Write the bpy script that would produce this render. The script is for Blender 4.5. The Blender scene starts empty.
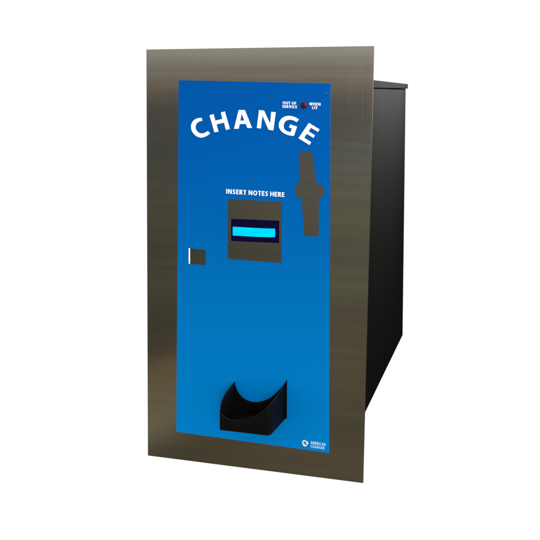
import bpy, bmesh, math
from mathutils import Vector, Matrix
from mathutils.geometry import tessellate_polygon

scene = bpy.context.scene
COL = scene.collection

# ------------------------------------------------------------------ camera
YAW, PITCH, ROLL = 0.28087, -0.10422, 0.00627
CAM = Vector((0.74873, -1.74122, 0.80296))
F, PX, PY, RES = 873.76359, 256.01726, 186.59099, 540.0
fwd = Vector((-math.sin(YAW) * math.cos(PITCH), math.cos(YAW) * math.cos(PITCH), math.sin(PITCH)))
r0 = Vector((math.cos(YAW), math.sin(YAW), 0))
u0 = r0.cross(fwd)
right = math.cos(ROLL) * r0 + math.sin(ROLL) * u0
up = -math.sin(ROLL) * r0 + math.cos(ROLL) * u0

cam_data = bpy.data.cameras.new("camera")
cam = bpy.data.objects.new("camera", cam_data)
COL.objects.link(cam)
m = Matrix((right, up, -fwd)).transposed().to_4x4()
m.translation = CAM
cam.matrix_world = m
cam_data.sensor_width = 36
cam_data.lens = F / RES * 36
cam_data.shift_x = (RES / 2 - PX) / RES
cam_data.shift_y = (PY - RES / 2) / RES
cam_data.clip_start = 0.01
cam_data.clip_end = 200
scene.camera = cam


def at(px, py, y=0.0):
    """measured outline point -> point of the machine's own plane at depth y"""
    d = fwd + (px - PX) / F * right - (py - PY) / F * up
    return CAM + d * ((y - CAM.y) / d.y)


def at_x(px, py, x):
    d = fwd + (px - PX) / F * right - (py - PY) / F * up
    return CAM + d * ((x - CAM.x) / d.x)


# ------------------------------------------------------------------ materials
def new_mat(name):
    mt = bpy.data.materials.new(name)
    mt.use_nodes = True
    nt = mt.node_tree
    return mt, nt, nt.nodes["Principled BSDF"]


def tex(nt, kind, **kw):
    n = nt.nodes.new(kind)
    for k, v in kw.items():
        if k in n.inputs:
            n.inputs[k].default_value = v
        else:
            setattr(n, k, v)
    return n


def coords(nt, scale):
    tc = nt.nodes.new("ShaderNodeTexCoord")
    mp = nt.nodes.new("ShaderNodeMapping")
    mp.inputs["Scale"].default_value = scale
    nt.links.new(tc.outputs["Object"], mp.inputs["Vector"])
    return mp.outputs["Vector"]


def ramp(nt, src, stops):
    r = nt.nodes.new("ShaderNodeValToRGB")
    e = r.color_ramp.elements
    while len(e) < len(stops):
        e.new(0.5)
    for el, (p, c) in zip(e, stops):
        el.position = p
        el.color = (*c, 1) if len(c) == 3 else c
    nt.links.new(src, r.inputs["Fac"])
    return r


ANISO_ROT = 0.0


def g(v):
    return (v, v, v)


def steel(name, base=(0.20, 0.197, 0.188), grain=1.0):
    """vertically brushed stainless: reflections smear sideways and stay crisp up and down"""
    mt, nt, b = new_mat(name)
    L = nt.links
    b.inputs["Metallic"].default_value = 1
    b.inputs["Anisotropic"].default_value = 0.85
    b.inputs["Anisotropic Rotation"].default_value = ANISO_ROT
    tg = nt.nodes.new("ShaderNodeTangent")
    tg.direction_type = "UV_MAP"
    tg.uv_map = "brush"
    L.new(tg.outputs["Tangent"], b.inputs["Tangent"])
    fine = tex(nt, "ShaderNodeTexNoise", Scale=1.0, Detail=3.0, Roughness=0.6)
    L.new(coords(nt, (700.0, 1.0, 3.0)), fine.inputs["Vector"])
    roll_ = tex(nt, "ShaderNodeTexNoise", Scale=1.0, Detail=5.0, Roughness=0.6)
    L.new(coords(nt, (0.9, 1.0, 60.0)), roll_.inputs["Vector"])
    mix = nt.nodes.new("ShaderNodeMix")
    mix.data_type = "FLOAT"
    mix.inputs[0].default_value = 0.84
    L.new(fine.outputs["Fac"], mix.inputs[2])
    L.new(roll_.outputs["Fac"], mix.inputs[3])
    lo = tuple(c * (1 - 0.13 * grain) for c in base)
    hi = tuple(c * (1 + 0.13 * grain) for c in base)
    cr = ramp(nt, mix.outputs[0], [(0.3, lo), (0.7, hi)])
    L.new(cr.outputs["Color"], b.inputs["Base Color"])
    rr = ramp(nt, fine.outputs["Fac"], [(0.25, g(0.075)), (0.75, g(0.105))])
    L.new(rr.outputs["Color"], b.inputs["Roughness"])
    # slight unevenness of the rolled sheet
    wv = tex(nt, "ShaderNodeTexNoise", Scale=1.0, Detail=2.0)
    L.new(coords(nt, (2.0, 1.0, 14.0)), wv.inputs["Vector"])
    bp = nt.nodes.new("ShaderNodeBump")
    bp.inputs["Strength"].default_value = 0.08 * grain
    bp.inputs["Distance"].default_value = 0.0006
    L.new(wv.outputs["Fac"], bp.inputs["Height"])
    L.new(bp.outputs["Normal"], b.inputs["Normal"])
    return mt


def simple(name, col, rough, spec=0.5, noise=0.0, bump=0.0, scale=400.0):
    mt, nt, b = new_mat(name)
    L = nt.links
    b.inputs["Roughness"].default_value = rough
    b.inputs["Specular IOR Level"].default_value = spec
    n = tex(nt, "ShaderNodeTexNoise", Scale=scale, Detail=3.0)
    L.new(coords(nt, (1, 1, 1)), n.inputs["Vector"])
    cr = ramp(nt, n.outputs["Fac"], [(0.3, tuple(c * (1 - noise) for c in col)), (0.7, tuple(c * (1 + noise) for c in col))])
    L.new(cr.outputs["Color"], b.inputs["Base Color"])
    if bump:
        bp = nt.nodes.new("ShaderNodeBump")
        bp.inputs["Strength"].default_value = bump
        bp.inputs["Distance"].default_value = 0.0004
        L.new(n.outputs["Fac"], bp.inputs["Height"])
        L.new(bp.outputs["Normal"], b.inputs["Normal"])
    return mt


STEEL = steel("brushed_stainless_steel")
STEEL_CUT = steel("bare_steel_plate", base=(0.172, 0.171, 0.172), grain=0.5)
CABINET = simple("charcoal_powder_coat", (0.0050, 0.0051, 0.0050), 0.6, 0.0, 0.12, 0.15, 900)
LID = simple("lid_powder_coat", (0.0046, 0.0042, 0.0044), 0.6, 0.0, 0.12, 0.15, 900)
WHITE = simple("white_print", (0.86, 0.86, 0.86), 0.5, 0.2)
FAINT = simple("pale_blue_print", (0.42, 0.60, 0.82), 0.5, 0.2)
GOLD = simple("gold_print", (0.80, 0.60, 0.25), 0.5, 0.2)
NAVY = simple("navy_print", (0.01, 0.05, 0.28), 0.5, 0.2)
RED_INK = simple("red_ink", (0.13, 0.04, 0.17), 0.5, 0.1)
BLACK = simple("black_moulded_plastic", (0.0036, 0.0035, 0.0032), 0.36, 0.012, 0.15, 0.05, 600)
RED = simple("red_lens", (0.06, 0.003, 0.006), 0.35, 0.05, 0.25, 0.0, 500)
RIM_GLINT = simple("plastic_rim_glint", (0.011, 0.011, 0.0105), 0.4, 0.1, 0.3, 0.0, 200)  # highlight along the cup rim, put into a lighter colour
RECESS = simple("dark_recess_plastic", (0.0016, 0.0011, 0.020), 0.5, 0.03)
EDGE = simple("sheared_sheet_edge", (0.032, 0.030, 0.026), 0.6, 0.0, 0.2)

# printed blue graphic: deep blue ink at the top blending to azure at the foot
BLUE, nt, b = new_mat("blue_printed_graphic")
tc = nt.nodes.new("ShaderNodeTexCoord")
sp = nt.nodes.new("ShaderNodeSeparateXYZ")
nt.links.new(tc.outputs["Object"], sp.inputs[0])
cr = ramp(nt, sp.outputs["Z"], [(0.06, (0.0, 0.165, 0.482)), (0.31, (0.0, 0.137, 0.412)), (0.49, (0.0, 0.108, 0.368)),
                                (0.665, (0.0, 0.085, 0.346)), (0.83, (0.0, 0.074, 0.324))])
nt.links.new(cr.outputs["Color"], b.inputs["Base Color"])
b.inputs["Roughness"].default_value = 0.42
b.inputs["Specular IOR Level"].default_value = 0.01

# the lit bar of the note slot: brighter towards its upper edge
LIGHT, nt, b = new_mat("cyan_lit_bar")
b.inputs["Base Color"].default_value = (0.0, 0.02, 0.03, 1)
n = tex(nt, "ShaderNodeTexNoise", Scale=60.0, Detail=2.0)
nt.links.new(coords(nt, (1, 1, 3)), n.inputs["Vector"])
cr = ramp(nt, n.outputs["Fac"], [(0.35, (0.0, 0.66, 1.0)), (0.75, (0.0, 0.80, 1.0))])
nt.links.new(cr.outputs["Color"], b.inputs["Emission Color"])
b.inputs["Emission Strength"].default_value = 1.0
b.inputs["Specular IOR Level"].default_value = 0.0


HALO, nt, b = new_mat("bar_halo_blue")  # halo around the lit bar, put in as emission
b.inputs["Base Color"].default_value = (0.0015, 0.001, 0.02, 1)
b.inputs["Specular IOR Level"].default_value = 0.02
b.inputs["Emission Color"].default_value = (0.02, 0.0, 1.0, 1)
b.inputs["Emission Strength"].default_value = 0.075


# ------------------------------------------------------------------ mesh helpers
def link(name, bm, mat, parent=None, smooth=False):
    bmesh.ops.recalc_face_normals(bm, faces=bm.faces)
    me = bpy.data.meshes.new(name)
    bm.to_mesh(me)
    bm.free()
    me.materials.append(mat)
    uv = me.uv_layers.new(name="brush")
    for lp in me.loops:
        v = me.vertices[lp.vertex_index].co
        uv.data[lp.index].uv = (v.x, v.z)
    if smooth:
        for p in me.polygons:
            p.use_smooth = True
    ob = bpy.data.objects.new(name, me)
    COL.objects.link(ob)
    if parent:
        ob.parent = parent
    return ob


def bevel(ob, w, seg=2, ang=35):
    md = ob.modifiers.new("bevel", "BEVEL")
    md.width = w
    md.segments = seg
    md.limit_method = "ANGLE"
    md.angle_limit = math.radians(ang)
    return ob


def plate(bm, loops, y_front, y_back, pixel=True):
    """closed slab: loops (outer first, then holes) lie in the front plane, extruded back"""
    P = [[(at(px, py, y_front) if pixel else Vector((px, y_front, py))) for px, py in lp] for lp in loops]
    flat = [v for lp in P for v in lp]
    tris = tessellate_polygon([[Vector((v.x, v.z, 0)) for v in lp] for lp in P])
    a = [bm.verts.new(v) for v in flat]
    c = [bm.verts.new((v.x, y_back, v.z)) for v in flat]
    for t in tris:
        try:
            bm.faces.new([a[i] for i in t])
            bm.faces.new([c[i] for i in reversed(t)])
        except ValueError:
            pass
    k = 0
    for lp in P:
        n = len(lp)
        for i in range(n):
            j = (i + 1) % n
            bm.faces.new((a[k + i], a[k + j], c[k + j], c[k + i]))
        k += n


def plate_obj(name, loops, y_front, y_back, mat, parent, pixel=True):
    bm = bmesh.new()
    plate(bm, loops, y_front, y_back, pixel)
    return link(name, bm, mat, parent)


def hexa(bm, c):
    """8 corners: front BL BR TR TL, back BL BR TR TL"""
    v = [bm.verts.new(p) for p in c]
    for f in ((0, 1, 2, 3), (5, 4, 7, 6), (0, 4, 5, 1), (3, 2, 6, 7), (1, 5, 6, 2), (0, 3, 7, 4)):
        bm.faces.new([v[i] for i in f])


def smooth_loop(pts, corners, sub=5):
    """Catmull-Rom through the points; indices in corners stay sharp"""
    n, out = len(pts), []
    for i in range(n):
        p1, p2 = Vector(pts[i]), Vector(pts[(i + 1) % n])
        p0 = p1 if i in corners else Vector(pts[i - 1])
        p3 = p2 if (i + 1) % n in corners else Vector(pts[(i + 2) % n])
        out.append(tuple(p1))
        if i in corners and (i + 1) % n in corners:
            continue
        for k in range(1, sub):
            t = k / sub
            q = 0.5 * ((2 * p1) + (p2 - p0) * t + (2 * p0 - 5 * p1 + 4 * p2 - p3) * t * t + (3 * p1 - p0 - 3 * p2 + p3) * t ** 3)
            out.append(tuple(q))
    return out


def zoomed(pts, ox, oy, s=18.0):
    return [(ox + x / s, oy + y / s) for x, y in pts]


def thick(pts, w):
    """outline of a pen stroke of width w along the points"""
    P = [Vector(p) for p in pts]
    L_, R_ = [], []
    for i, p in enumerate(P):
        a = (p - P[i - 1]).normalized() if i else (P[1] - p).normalized()
        b = (P[i + 1] - p).normalized() if i + 1 < len(P) else a
        t = (a + b).normalized()
        n = Vector((-t.y, t.x)) * (w / 2 / max(0.5, t.dot(a)))
        L_.append(tuple(p + n))
        R_.append(tuple(p - n))
    return L_ + R_[::-1]


def ell(cx, cy, rx, ry, a0=0, a1=360, n=24):
    k = n if a1 - a0 == 360 else n + 1
    return [(cx + rx * math.cos(math.radians(a0 + (a1 - a0) * i / n)), cy + ry * math.sin(math.radians(a0 + (a1 - a0) * i / n))) for i in range(k)]


# capitals of a bold humanist sans: width, loops (outer, hole), cap height 1
ABC = {
    "I": (0.20, [[(0, 0), (0, 1), (0.2, 1), (0.2, 0)]]),
    "N": (0.76, [[(0, 0), (0, 1), (0.24, 1), (0.58, 0.33), (0.58, 1), (0.76, 1), (0.76, 0), (0.54, 0), (0.18, 0.68), (0.18, 0)]]),
    "E": (0.51, [[(0, 0), (0, 1), (0.5, 1), (0.5, 0.83), (0.2, 0.83), (0.2, 0.6), (0.47, 0.6), (0.47, 0.43), (0.2, 0.43), (0.2, 0.17), (0.51, 0.17), (0.51, 0)]]),
    "F": (0.49, [[(0, 0), (0, 1), (0.49, 1), (0.49, 0.83), (0.2, 0.83), (0.2, 0.58), (0.46, 0.58), (0.46, 0.41), (0.2, 0.41), (0.2, 0)]]),
    "T": (0.60, [[(0, 0.83), (0, 1), (0.6, 1), (0.6, 0.83), (0.4, 0.83), (0.4, 0), (0.2, 0), (0.2, 0.83)]]),
    "H": (0.73, [[(0, 0), (0, 1), (0.2, 1), (0.2, 0.61), (0.53, 0.61), (0.53, 1), (0.73, 1), (0.73, 0), (0.53, 0), (0.53, 0.43), (0.2, 0.43), (0.2, 0)]]),
    "L": (0.48, [[(0, 0), (0, 1), (0.2, 1), (0.2, 0.17), (0.48, 0.17), (0.48, 0)]]),
    "V": (0.71, [[(0, 1), (0.22, 1), (0.36, 0.28), (0.5, 1), (0.71, 1), (0.46, 0), (0.24, 0)]]),
    "W": (1.04, [[(0, 1), (0.21, 1), (0.31, 0.35), (0.43, 1), (0.62, 1), (0.74, 0.35), (0.84, 1), (1.04, 1), (0.85, 0), (0.64, 0), (0.525, 0.6), (0.4, 0), (0.19, 0)]]),
    "M": (0.93, [[(0, 0), (0.05, 1), (0.3, 1), (0.46, 0.42), (0.63, 1), (0.88, 1), (0.93, 0), (0.74, 0), (0.71, 0.72), (0.53, 0.05), (0.39, 0.05), (0.21, 0.72), (0.19, 0)]]),
    "A": (0.77, [[(0, 0), (0.26, 1), (0.5, 1), (0.77, 0), (0.55, 0), (0.49, 0.23), (0.26, 0.23), (0.21, 0)], [(0.3, 0.4), (0.46, 0.4), (0.38, 0.75)]]),
    "O": (0.82, [ell(0.41, 0.5, 0.41, 0.51), ell(0.41, 0.5, 0.205, 0.34)]),
    "C": (0.66, [thick(ell(0.42, 0.5, 0.32, 0.42, 62, 298), 0.19)]),
    "G": (0.74, [thick(ell(0.42, 0.5, 0.32, 0.42, 60, 292) + [(0.64, 0.14), (0.64, 0.47), (0.42, 0.47)], 0.18)]),
    "S": (0.53, [thick([(0.47, 0.87), (0.3, 0.92), (0.14, 0.84), (0.11, 0.71), (0.19, 0.59), (0.36, 0.46), (0.43, 0.31), (0.38, 0.15), (0.24, 0.08), (0.03, 0.13)], 0.18)]),
    "U": (0.70, [thick([(0.1, 1), (0.1, 0.35), (0.16, 0.16), (0.35, 0.08), (0.54, 0.16), (0.6, 0.35), (0.6, 1)], 0.19)]),
    "R": (0.61, [[(0, 0), (0, 1), (0.3, 1), (0.48, 0.95), (0.56, 0.84), (0.56, 0.66), (0.5, 0.55), (0.42, 0.5), (0.5, 0.4), (0.61, 0), (0.39, 0), (0.31, 0.33),
                  (0.25, 0.4), (0.2, 0.4), (0.2, 0)], [(0.21, 0.85), (0.21, 0.55), (0.29, 0.55), (0.36, 0.61), (0.36, 0.79), (0.29, 0.85)]]),
}


def inset(pts, w):
    """move an outline inwards by w (outlines here run either way round)"""
    n = len(pts)
    area_ = sum(pts[i][0] * pts[(i + 1) % n][1] - pts[(i + 1) % n][0] * pts[i][1] for i in range(n))
    sg = 1 if area_ > 0 else -1
    out = []
    for i in range(n):
        p0, p, p1 = Vector(pts[i - 1]), Vector(pts[i]), Vector(pts[(i + 1) % n])
        a, b = (p - p0).normalized(), (p1 - p).normalized()
        na, nb = Vector((-a.y, a.x)), Vector((-b.y, b.x))
        m_ = (na + nb).normalized()
        out.append(tuple(p + m_ * (sg * w / max(0.45, m_.dot(na)))))
    return out


def text_into(bm, body, quad, y_front, y_back, gap=0.17):
    """set a line of capitals fitted to quad = TL, TR, BR, BL"""
    x, out = 0.0, []
    for ch in body:
        if ch == " ":
            x += 0.30
            continue
        w_, loops = ABC[ch]
        out.append((x, loops))
        x += w_ + gap
    total = x - gap
    TL, TR, BR, BL = [Vector(q) for q in quad]
    for x0, loops in out:
        plate(bm, [[tuple(BL.lerp(BR, (x0 + px) / total).lerp(TL.lerp(TR, (x0 + px) / total), py)) for px, py in lp] for lp in loops], y_front, y_back)


# ------------------------------------------------------------------ the machine
root = bpy.data.objects.new("change_machine", None)
COL.objects.link(root)
root["label"] = "wall mount change machine with blue front panel, wide brushed steel surround and dark cabinet behind"
root["category"] = "change machine"

# steel surround: a flat flange of 4 mm sheet
TL, TR, BR, BL = [at(*p) for p in ((146.3, 49.5), (374.2, 46.0), (363.1, 483.2), (147.8, 455.6))]
bm = bmesh.new()
T = 0.004
hexa(bm, [BL, BR, TR, TL] + [v + Vector((0, T, 0)) for v in (BL, BR, TR, TL)])
flange = link("steel_surround", bm, STEEL, root)
flange.data.materials.append(EDGE)
for p in flange.data.polygons:
    if abs(p.normal.y) < 0.5:
        p.material_index = 1
bv = bevel(flange, 0.0004, 2)
bv.modifiers[0].material = 1

# blue graphic panel
YB = -0.0012
panel = plate_obj("front_panel", [[(178.7, 80.2), (330.6, 83.6), (329.2, 453.0), (176.3, 431.7)],
                                 [(230.2, 217.8), (280.3, 219.7), (280.1, 244.1), (230.2, 242.0)]], YB, -0.0002, BLUE, root)
panel["label"] = "bright blue printed front panel"

YT = YB - 0.0004      # face of the lettering
# headline
LET = {
    "C": (188, 112, [(250, 104), (259, 162), (215, 170), (175, 193), (148, 228), (138, 270), (148, 315), (175, 354), (215, 378),
                     (255, 383), (300, 373), (338, 352), (358, 337), (402, 386), (362, 418), (310, 446), (250, 462), (195, 456), (140, 430),
                     (95, 387), (62, 327), (52, 265), (60, 210), (90, 160), (135, 125), (190, 107)], {0, 1, 12, 13}),
    "H": (205, 105, [(78, 183), (155, 160), (187, 278), (309, 248), (283, 132), (358, 113), (451, 432), (375, 453), (339, 320), (210, 350), (246, 480), (168, 496)], None),
    "N": (252, 105, [(124, 88), (219, 99), (325, 330), (345, 120), (431, 128), (386, 462), (295, 446), (188, 195), (161, 427), (84, 416)], None),
    "G": (273, 110, [(470, 170), (426, 222), (385, 198), (340, 181), (290, 178), (245, 192), (212, 225), (195, 270), (198, 320), (220, 358),
                     (262, 383), (315, 394), (336, 334), (284, 313), (308, 257), (436, 296), (378, 469), (330, 466), (260, 449), (190, 416),
                     (140, 372), (110, 320), (102, 260), (117, 205), (150, 155), (200, 120), (260, 104), (320, 105), (385, 121), (430, 144)], {0, 1, 11, 12, 13, 14, 15, 16}),
    "E": (293, 116, [(285, 120), (481, 240), (450, 291), (324, 214), (285, 275), (399, 347), (368, 396), (248, 325), (205, 390), (331, 470), (298, 526), (94, 400)], None),
}
bm = bmesh.new()
for ch, (ox, oy, pts, corners) in LET.items():
    q = zoomed(pts, ox, oy)
    if corners is not None:
        q = smooth_loop(q, corners)
    plate(bm, [inset(q, 0.16)], YT, YB + 0.0001)
plate(bm, [inset(zoomed([(153, 88), (269, 88), (399, 414), (312, 418), (282, 342), (177, 346), (158, 430), (69, 430)], 230, 105), 0.16),
           inset(zoomed([(209, 158), (187, 281), (255, 277)], 230, 105), -0.10)], YT, YB + 0.0001)
o = link("headline_lettering", bm, WHITE, panel)
o["label"] = "large white arched word CHANGE"

bm = bmesh.new()
text_into(bm, "INSERT NOTES HERE", [(226.2, 189.0), (284.4, 192.4), (284.4, 197.0), (226.2, 193.6)], YT, YB + 0.0001)
o = link("instruction_lettering", bm, WHITE, panel)
o["label"] = "white line reading INSERT NOTES HERE"

bm = bmesh.new()
text_into(bm, "OUT OF", [(282.7, 101.4), (296.2, 101.9), (296.2, 104.7), (282.7, 104.2)], YT, YB + 0.0001)
text_into(bm, "SERVICE", [(282.2, 105.0), (297.0, 105.5), (297.0, 108.3), (282.2, 107.8)], YT, YB + 0.0001)
o = link("service_lettering", bm, WHITE, panel)
o["label"] = "small white words OUT OF SERVICE"
bm = bmesh.new()
text_into(bm, "WHEN", [(309.3, 102.5), (320.4, 102.9), (320.4, 105.7), (309.3, 105.3)], YT, YB + 0.0001)
text_into(bm, "LIT", [(312.1, 106.2), (317.5, 106.5), (317.5, 109.3), (312.1, 109.0)], YT, YB + 0.0001)
o = link("service_lettering", bm, WHITE, panel)
o["label"] = "small white words WHEN LIT"

# maker's mark in the lower corner
def arc_band(cx, cy, r0_, r1_, a0, a1, n=14):
    A = [math.radians(a0 + (a1 - a0) * i / n) for i in range(n + 1)]
    return [(cx + r1_ * math.cos(a), cy + r1_ * math.sin(a)) for a in A] + [(cx + r0_ * math.cos(a), cy + r0_ * math.sin(a)) for a in reversed(A)]

ex, ey = 305.2, 443.0
bm = bmesh.new()
plate(bm, [arc_band(ex, ey, 2.2, 3.1, 190, 260)], YT, YB + 0.0001)
plate(bm, [arc_band(ex, ey, 1.3, 2.9, 330, 400)], YT, YB + 0.0001)
plate(bm, [arc_band(ex, ey, 2.3, 3.3, 60, 130)], YT, YB + 0.0001)
emblem = link("logo_emblem", bm, WHITE, panel)
bm = bmesh.new()
plate(bm, [arc_band(ex, ey, 1.2, 2.9, 95, 185)], YT - 0.0001, YB + 0.0001)
plate(bm, [arc_band(ex, ey, 1.0, 2.5, 255, 318)], YT - 0.0001, YB + 0.0001)
link("logo_swirl", bm, GOLD, panel)
bm = bmesh.new()
text_into(bm, "AMERICAN", [(310.6, 441.1), (325.4, 443.2), (325.4, 446.2), (310.6, 444.1)], YT, YB + 0.0001)
text_into(bm, "CHANGER", [(310.6, 445.0), (324.4, 446.9), (324.4, 449.4), (310.6, 447.5)], YT, YB + 0.0001)
o = link("logo_lettering", bm, FAINT, panel)

# thin red stroke near the upper right edge of the panel
plate_obj("pen_stroke", [[(325.0, 92.9), (330.2, 93.5), (330.2, 94.1), (325.0, 93.5)]], YT, YB + 0.0001, RED_INK, panel)

# coin slot plate
coin = zoomed([(52, 38), (125, 38), (152, 220), (170, 223), (183, 228), (190, 240), (190, 288), (184, 298), (172, 302), (164, 302),
               (163, 520), (80, 516), (66, 298), (48, 294), (36, 290), (30, 278), (30, 234), (36, 224), (46, 220), (52, 219)], 290, 145, 5.68)
coin = smooth_loop(coin, {0, 1, 2, 9, 10, 11, 12, 19}, 3)
YP = YB - 0.0005
o = plate_obj("coin_slot_plate", [coin], YP, YB + 0.0001, STEEL_CUT, root)
o["label"] = "flat grey cross shaped steel plate"

# lock plate, with a white strip in place of the open gap on its left
lock = plate_obj("lock_plate", [[(190.1, 248.4), (205.5, 249.9), (205.5, 265.1), (190.1, 263.8)]], YP, YB + 0.0001, STEEL_CUT, root)
plate_obj("gap_strip", [[(188.7, 248.1), (190.0, 248.2), (190.0, 263.8), (188.7, 263.7)]], YP - 0.0003, YB + 0.0001, WHITE, lock)

# note acceptor: bezel frame, recess behind it and the lit bar
YA = YB - 0.0020
outer = [(227.8, 198.9), (281.7, 201.7), (281.3, 263.1), (227.7, 258.9)]
inner = [(231.2, 218.8), (279.3, 220.7), (279.1, 243.1), (231.2, 241.0)]
acc = plate_obj("note_acceptor", [outer, inner], YP, YB + 0.0001, STEEL_CUT, root)
acc["label"] = "square steel note acceptor with a glowing cyan slot"
bm = bmesh.new()
fr = [at(*p, YP + 0.0002) for p in inner]
bk = [v + Vector((0, 0.0010, 0)) for v in fr]
fv = [bm.verts.new(v) for v in fr]
bv = [bm.verts.new(v) for v in bk]
bm.faces.new(bv)
for i in range(4):
    j = (i + 1) % 4
    bm.faces.new((fv[i], fv[j], bv[j], bv[i]))
link("slot_recess", bm, RECESS, acc)
bar = [(232.7, 227.2), (233.3, 226.8), (245, 227.5), (256, 228.1), (266, 228.5), (274.6, 228.7), (275.1, 229.1), (275.0, 236.7), (274.4, 237.2),
       (266, 237.1), (256, 236.8), (245, 236.1), (233.2, 235.5), (232.7, 235.0)]
bm = bmesh.new()
plate(bm, [bar], YP - 0.0012, YP + 0.0009)
link("light_bar", bm, LIGHT, acc)
# added plate round the bar; its own deep blue emission plays the bar's glow
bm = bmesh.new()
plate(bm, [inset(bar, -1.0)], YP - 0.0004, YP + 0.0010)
link("bar_halo", bm, HALO, acc)

# out of service lamp: a low red dome in a thin collar
c0 = at(303.9, 105.4, YB)
R = 0.0068
bm = bmesh.new()
prof = [(R, 0.0), (R, 0.0012), (R * 0.92, 0.0022), (R * 0.72, 0.0036), (R * 0.42, 0.0046), (R * 0.15, 0.0050)]
N = 28
rings = []
for rr, h in prof:
    rings.append([bm.verts.new((c0.x + rr * math.cos(2 * math.pi * i / N), c0.y - h, c0.z + rr * math.sin(2 * math.pi * i / N))) for i in range(N)])
for a_, b_ in zip(rings, rings[1:]):
    for i in range(N):
        bm.faces.new((a_[i], a_[(i + 1) % N], b_[(i + 1) % N], b_[i]))
bm.faces.new(rings[-1])
lamp = link("service_lamp", bm, RED, root, smooth=True)
lamp["label"] = "small unlit dark red indicator lamp"

# ---------------------------------------------------------------- coin cup
DCUP = 0.100
cup_back = [(234.3, 381.8), (235.2, 386.0), (237.2, 390.8), (240.2, 395.2), (244.4, 399.0), (249.6, 401.4), (255.6, 402.2), (261.6, 401.5),
            (267.0, 399.6), (271.6, 397.0), (276.2, 393.0), (280.6, 388.4), (284.0, 384.2), (286.8, 380.0)]
yb0 = YB - 0.0018
zb = at(219.6, 430, -DCUP).z
right_foot = at(286.7, 418.8, yb0)
left_tip = at(234.3, 381.8, yb0)
xl0, xr0 = left_tip.x, at(284.9, 419, yb0).x
xl1, xr1 = at(219.6, 420, -DCUP).x, at(270.2, 436, -DCUP).x
bottom_front_right = at(270.2, 436, -DCUP).z

bp_pts = [at(px, py, yb0) for px, py in smooth_loop(cup_back, {0, len(cup_back) - 1}, 4)]
pts2 = [(v.x, v.z) for v in bp_pts] + [(right_foot.x, right_foot.z), (left_tip.x, right_foot.z)]
cup = plate_obj("coin_cup", [pts2], yb0, YB + 0.0001, BLACK, root, pixel=False)
cup["label"] = "black scooped plastic coin cup"


def wall_pt(px, py, xa, xb_):
    """point of a side wall (plane from x=xa at the panel to x=xb_ at the front)"""
    d = fwd + (px - PX) / F * right - (py - PY) / F * up
    k = (xb_ - xa) / (-DCUP - yb0)
    t = (xa - CAM.x + k * (CAM.y - yb0)) / (d.x - k * d.y)
    return CAM + d * t


def smooth_open(pts, sub=4):
    P = [Vector(p) for p in pts]
    P = [2 * P[0] - P[1]] + P + [2 * P[-1] - P[-2]]
    out = []
    for i in range(1, len(P) - 2):
        p0, p1, p2, p3 = P[i - 1:i + 3]
        for k in range(sub):
            t = k / sub
            out.append(tuple(0.5 * ((2 * p1) + (p2 - p0) * t + (2 * p0 - 5 * p1 + 4 * p2 - p3) * t * t + (3 * p1 - p0 - 3 * p2 + p3) * t ** 3)))
    out.append(tuple(P[-2]))
    return out


left_px = smooth_open([(234.3, 381.8), (231.0, 385.6), (228.2, 389.0), (225.2, 393.2), (222.6, 397.8), (220.7, 402.8), (219.8, 408.6)])
front_px = smooth_open([(219.8, 409.6), (221.0, 413.0), (223.6, 416.2), (227.8, 418.8), (233.4, 420.2), (240.7, 420.1), (248.5, 418.3), (255.5, 415.4),
                        (262.2, 411.3), (267.0, 407.6), (270.4, 404.3), (273.4, 400.9), (276.6, 397.0), (280.0, 392.2), (283.2, 387.0), (286.3, 381.0)])
RAD = 0.010
plan = [Vector((xl1, -DCUP))]
for i in range(13):                       # rounded right front corner
    a = math.radians(-90 + 7.5 * i)
    plan.append(Vector((xr1 - RAD + RAD * math.cos(a), -DCUP + RAD + RAD * math.sin(a))))
plan.append(Vector((xr0, yb0)))


def hit_plan(px, py):
    """first point where the sight line through (px, py) meets the front, the corner or the right wall"""
    d = fwd + (px - PX) / F * right - (py - PY) / F * up
    best = None
    for p, q in zip(plan, plan[1:]):
        e_ = q - p
        den = d.x * e_.y - d.y * e_.x
        if abs(den) < 1e-9:
            continue
        t = ((p.x - CAM.x) * e_.y - (p.y - CAM.y) * e_.x) / den
        u = ((p.x - CAM.x) * d.y - (p.y - CAM.y) * d.x) / den
        if -0.02 <= u <= 1.02 and (best is None or t < best):
            best = t
    return CAM + d * best if best else None


rim = [wall_pt(*p, xl0, xl1) for p in left_px]
rim = [v for v in rim if v.y > -DCUP + 0.001]
for p in front_px:
    v = hit_plan(*p)
    if v is not None and v.y <= yb0 and (v - rim[-1]).length > 0.0004:
        rim.append(v)
rim[0].y = rim[-1].y = yb0 + 0.0006        # both ends run into the back plate
bm = bmesh.new()
tv, lv = [], []
for v in rim:
    x, y = v.x, v.y
    tv.append(bm.verts.new((x, y, v.z)))
    lv.append(bm.verts.new((min(max(x, xl0 - 0.004), xr0), y, zb)))
for i in range(len(rim) - 1):
    bm.faces.new((tv[i], tv[i + 1], lv[i + 1], lv[i]))
bm.faces.new(lv)
scoop = link("cup_scoop", bm, BLACK, cup, smooth=True)
scoop.data.materials.append(RIM_GLINT)
scoop.data.set_sharp_from_angle(angle=math.radians(32))
md = scoop.modifiers.new("wall", "SOLIDIFY")
md.thickness = 0.0019
md.offset = -1
md.use_even_offset = False
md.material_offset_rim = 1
bevel(scoop, 0.0007, 2, 40)

# ---------------------------------------------------------------- cabinet behind the surround
D = 0.667
XB = 0.4775
Y0 = T + 0.0003


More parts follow.
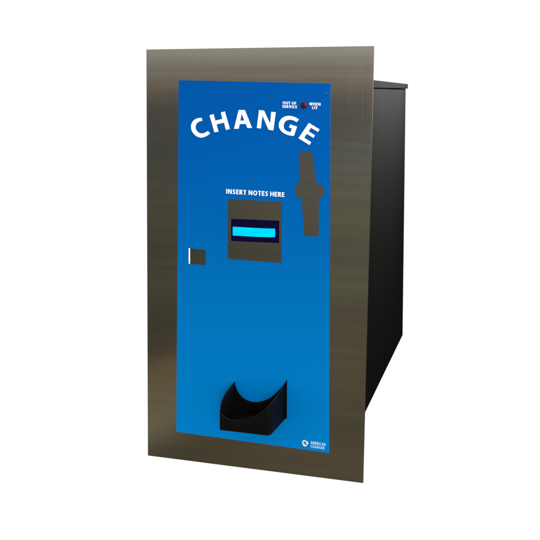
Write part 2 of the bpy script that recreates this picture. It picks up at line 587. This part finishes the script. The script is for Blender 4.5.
def front_corner(pa, pb, x, y):
    """front end of a receding edge seen along pa -> pb, where it meets depth y at width x"""
    pa, pb = Vector(pa), Vector(pb)
    lo, hi = 0.0, 6.0
    for _ in range(60):
        mid = (lo + hi) / 2
        q = pa.lerp(pb, mid)
        if at(q.x, q.y, y).x > x:
            lo = mid
        else:
            hi = mid
    return at(*pa.lerp(pb, lo), y)


cbb = at(402.7, 335.4, D)
cbt = at(405.8, 87.0, D)
cfb = front_corner((402.7, 335.4), (364.9, 413.6), XB, Y0)
lid_ft = front_corner((408.2, 84.0), (374.2, 80.0), XB + 0.0022, Y0)
lid_fb = front_corner((407.8, 88.7), (374.4, 88.3), XB + 0.0022, Y0)
lid_bt = at(408.2, 84.0, D + 0.012)
lid_bb = at(407.9, 88.7, D + 0.012)
cft = Vector((XB, Y0, lid_fb.z - 0.0002))
cbt = Vector((cbt.x, D, lid_bb.z - 0.0002))
W = 0.485


def mirrored(v):
    return Vector((W - v.x, v.y, v.z))


cab_root = bpy.data.objects.new("cabinet", None)
COL.objects.link(cab_root)
cab_root.parent = root
bm = bmesh.new()
hexa(bm, [mirrored(cfb), cfb, cft, mirrored(cft), mirrored(cbb), cbb, cbt, mirrored(cbt)])
body = bevel(link("cabinet_body", bm, CABINET, cab_root), 0.0015, 2)
body["label"] = "dark charcoal sheet metal cabinet body"
bm = bmesh.new()
hexa(bm, [mirrored(lid_fb), lid_fb, lid_ft, mirrored(lid_ft), mirrored(lid_bb), lid_bb, lid_bt, mirrored(lid_bt)])
bevel(link("cabinet_lid", bm, LID, cab_root), 0.0022, 3)
# small fastener low on the side
xs = XB + (cbb.x - XB) * 0.35
p = at_x(381.5, 363.5, xs)
bm = bmesh.new()
bmesh.ops.create_uvsphere(bm, u_segments=16, v_segments=8, radius=0.0045,
                          matrix=Matrix.Translation((xs + 0.001, p.y, p.z)) @ Matrix.Diagonal((0.35, 1, 1, 1)))
link("side_rivet", bm, LID, cab_root, smooth=True)

# ------------------------------------------------------------------ world: white studio behind, made-up room tones in front for the steel to mirror
w = bpy.data.worlds.new("World")
scene.world = w
w.use_nodes = True
nt = w.node_tree
bg = nt.nodes["Background"]
tc = nt.nodes.new("ShaderNodeTexCoord")
sp = nt.nodes.new("ShaderNodeSeparateXYZ")
nt.links.new(tc.outputs["Generated"], sp.inputs[0])


def mrange(src, a, b_, c=0.0, d=1.0):
    n = nt.nodes.new("ShaderNodeMapRange")
    n.inputs[1].default_value, n.inputs[2].default_value = a, b_
    n.inputs[3].default_value, n.inputs[4].default_value = c, d
    n.interpolation_type = "LINEAR"
    nt.links.new(src, n.inputs[0])
    return n.outputs[0]


elev = nt.nodes.new("ShaderNodeMapRange")
elev.inputs[1].default_value, elev.inputs[2].default_value = -1.0, 1.0
nt.links.new(sp.outputs["Z"], elev.inputs[0])


def e(z):
    return (z + 1) / 2


def srgb(c):
    return tuple((v / 255 / 12.92) if v < 10 else ((v / 255 + 0.055) / 1.055) ** 2.4 for v in c)


# made-up room in front: tones the steel is to show, by elevation: (sine of elevation, tone)
ROOM = [(-0.385, (74, 67, 50)), (-0.345, (70, 64, 48)), (-0.30, (78, 72, 54)), (-0.25, (72, 67, 53)), (-0.21, (82, 78, 63)),
        (-0.175, (76, 74, 60)), (-0.135, (85, 80, 65)), (-0.10, (84, 82, 69)), (-0.065, (78, 78, 71)), (-0.04, (74, 73, 66)),
        (-0.022, (66, 63, 57)), (-0.010, (75, 71, 64)), (0.001, (77, 71, 66)), (0.004, (90, 78, 65)), (0.0075, (104, 91, 73)), (0.013, (98, 89, 78)),
        (0.022, (104, 97, 88)), (0.0275, (119, 115, 107)), (0.031, (112, 108, 99)), (0.040, (117, 113, 103)), (0.048, (136, 132, 120)), (0.056, (142, 137, 126))]
stops = [(e(-1.0), (0.27, 0.23, 0.165))]
for z, c in ROOM:
    stops.append((e(z), tuple((0.86 * v + 0.14 * sum(srgb(c)) / 3) / 0.186 for v in srgb(c))))
stops += [(e(0.12), (1.25, 1.2, 1.12)), (e(1.0), (1.2, 1.2, 1.2))]  # upper part brightened as added fill, never mirrored in the steel
room = ramp(nt, elev.outputs[0], stops)


def math_node(op, a_, b_=None):
    n = nt.nodes.new("ShaderNodeMath")
    n.operation = op
    for i, v in enumerate((a_, b_)):
        if v is None:
            continue
        if isinstance(v, (int, float)):
            n.inputs[i].default_value = v
        else:
            nt.links.new(v, n.inputs[i])
    return n.outputs[0]


def mixc(fac, a_, b_, mode="MIX"):
    n = nt.nodes.new("ShaderNodeMix")
    n.data_type = "RGBA"
    n.blend_type = mode
    if isinstance(fac, (int, float)):
        n.inputs[0].default_value = fac
    else:
        nt.links.new(fac, n.inputs[0])
    for i, v in ((6, a_), (7, b_)):
        if isinstance(v, tuple):
            n.inputs[i].default_value = (*v, 1)
        else:
            nt.links.new(v, n.inputs[i])
    return n.outputs[2]


X, Y, Z = sp.outputs["X"], sp.outputs["Y"], sp.outputs["Z"]
# made-up room dimmed towards the left below eye height, for the steel's reflection
side_dim = mrange(X, -0.36, -0.22, 0.62, 1.0)
low = mrange(Z, -0.06, -0.015, 1.0, 0.0)
dim = math_node("ADD", math_node("MULTIPLY", side_dim, low), math_node("SUBTRACT", 1.0, low))
dimc = nt.nodes.new("ShaderNodeCombineColor")
for i in range(3):
    nt.links.new(dim, dimc.inputs[i])
room_c = mixc(1.0, room.outputs["Color"], dimc.outputs[0], "MULTIPLY")
# invented warm slanted band, low on the left, added for the steel to mirror
slant = math_node("SUBTRACT", Z, math_node("MULTIPLY", math_node("ADD", X, 0.36), 0.45))
band = ramp(nt, mrange(slant, -0.40, -0.29), [(0.0, (0, 0, 0)), (0.14, (0.06, 0.055, 0.04)), (0.36, (0.52, 0.46, 0.31)), (0.55, (0.42, 0.36, 0.21)),
                                              (0.80, (0.36, 0.25, 0.12)), (0.95, (0.30, 0.19, 0.07)), (1.0, (0, 0, 0))])
msk = mrange(X, -0.345, -0.30, 1.0, 0.0)
mskc = nt.nodes.new("ShaderNodeCombineColor")
for i in range(3):
    nt.links.new(msk, mskc.inputs[i])
room_c = mixc(1.0, room_c, mixc(1.0, band.outputs["Color"], mskc.outputs[0], "MULTIPLY"), "ADD")
final = mixc(mrange(Y, -0.04, 0.12), room_c, (1.03, 1.03, 1.03))
nt.links.new(final, bg.inputs["Color"])
bg.inputs["Strength"].default_value = 1.0


# ------------------------------------------------------------------ added lamps, all out of view
def area(name, loc, target, size, power, col=(1, 1, 1)):
    ld = bpy.data.lights.new(name, "AREA")
    ld.shape = "DISK"
    ld.size = size
    ld.energy = power
    ld.color = col
    ob = bpy.data.objects.new(name, ld)
    COL.objects.link(ob)
    ob.location = loc
    ob.rotation_euler = (Vector(target) - Vector(loc)).to_track_quat("-Z", "Y").to_euler()
    return ob


area("front_lamp", (1.0, -2.7, 0.72), (0.25, 0, 0.4), 0.9, 40, (1, 0.99, 0.98))  # added light near the camera, so the cup's shadows stay hidden
area("fill_right", (2.3, -1.5, 0.25), (0.25, 0, 0.4), 1.6, 5, (1, 0.99, 0.97))  # unseen fill added from the right
area("fill_left", (-1.9, -1.1, 0.15), (0.25, 0, 0.35), 1.6, 9, (1, 0.99, 0.97))  # unseen fill added from the left
strip = area("side_fill", (0.72, 0.34, 1.06), (0.48, 0.34, 0.86), 0.6, 21, (1, 0.97, 0.97))  # added above the cabinet so its side fades from the top down
strip.data.shape = "RECTANGLE"
strip.data.size = 0.75
strip.data.size_y = 0.08
strip.data.spread = math.radians(75)

# ------------------------------------------------------------------ render settings
vs = scene.view_settings
scene.display_settings.display_device = "sRGB"
vs.view_transform = "Standard"
vs.look = "None"
vs.exposure = 0
vs.gamma = 1
scene.cycles.max_bounces = 6
scene.cycles.use_denoising = True
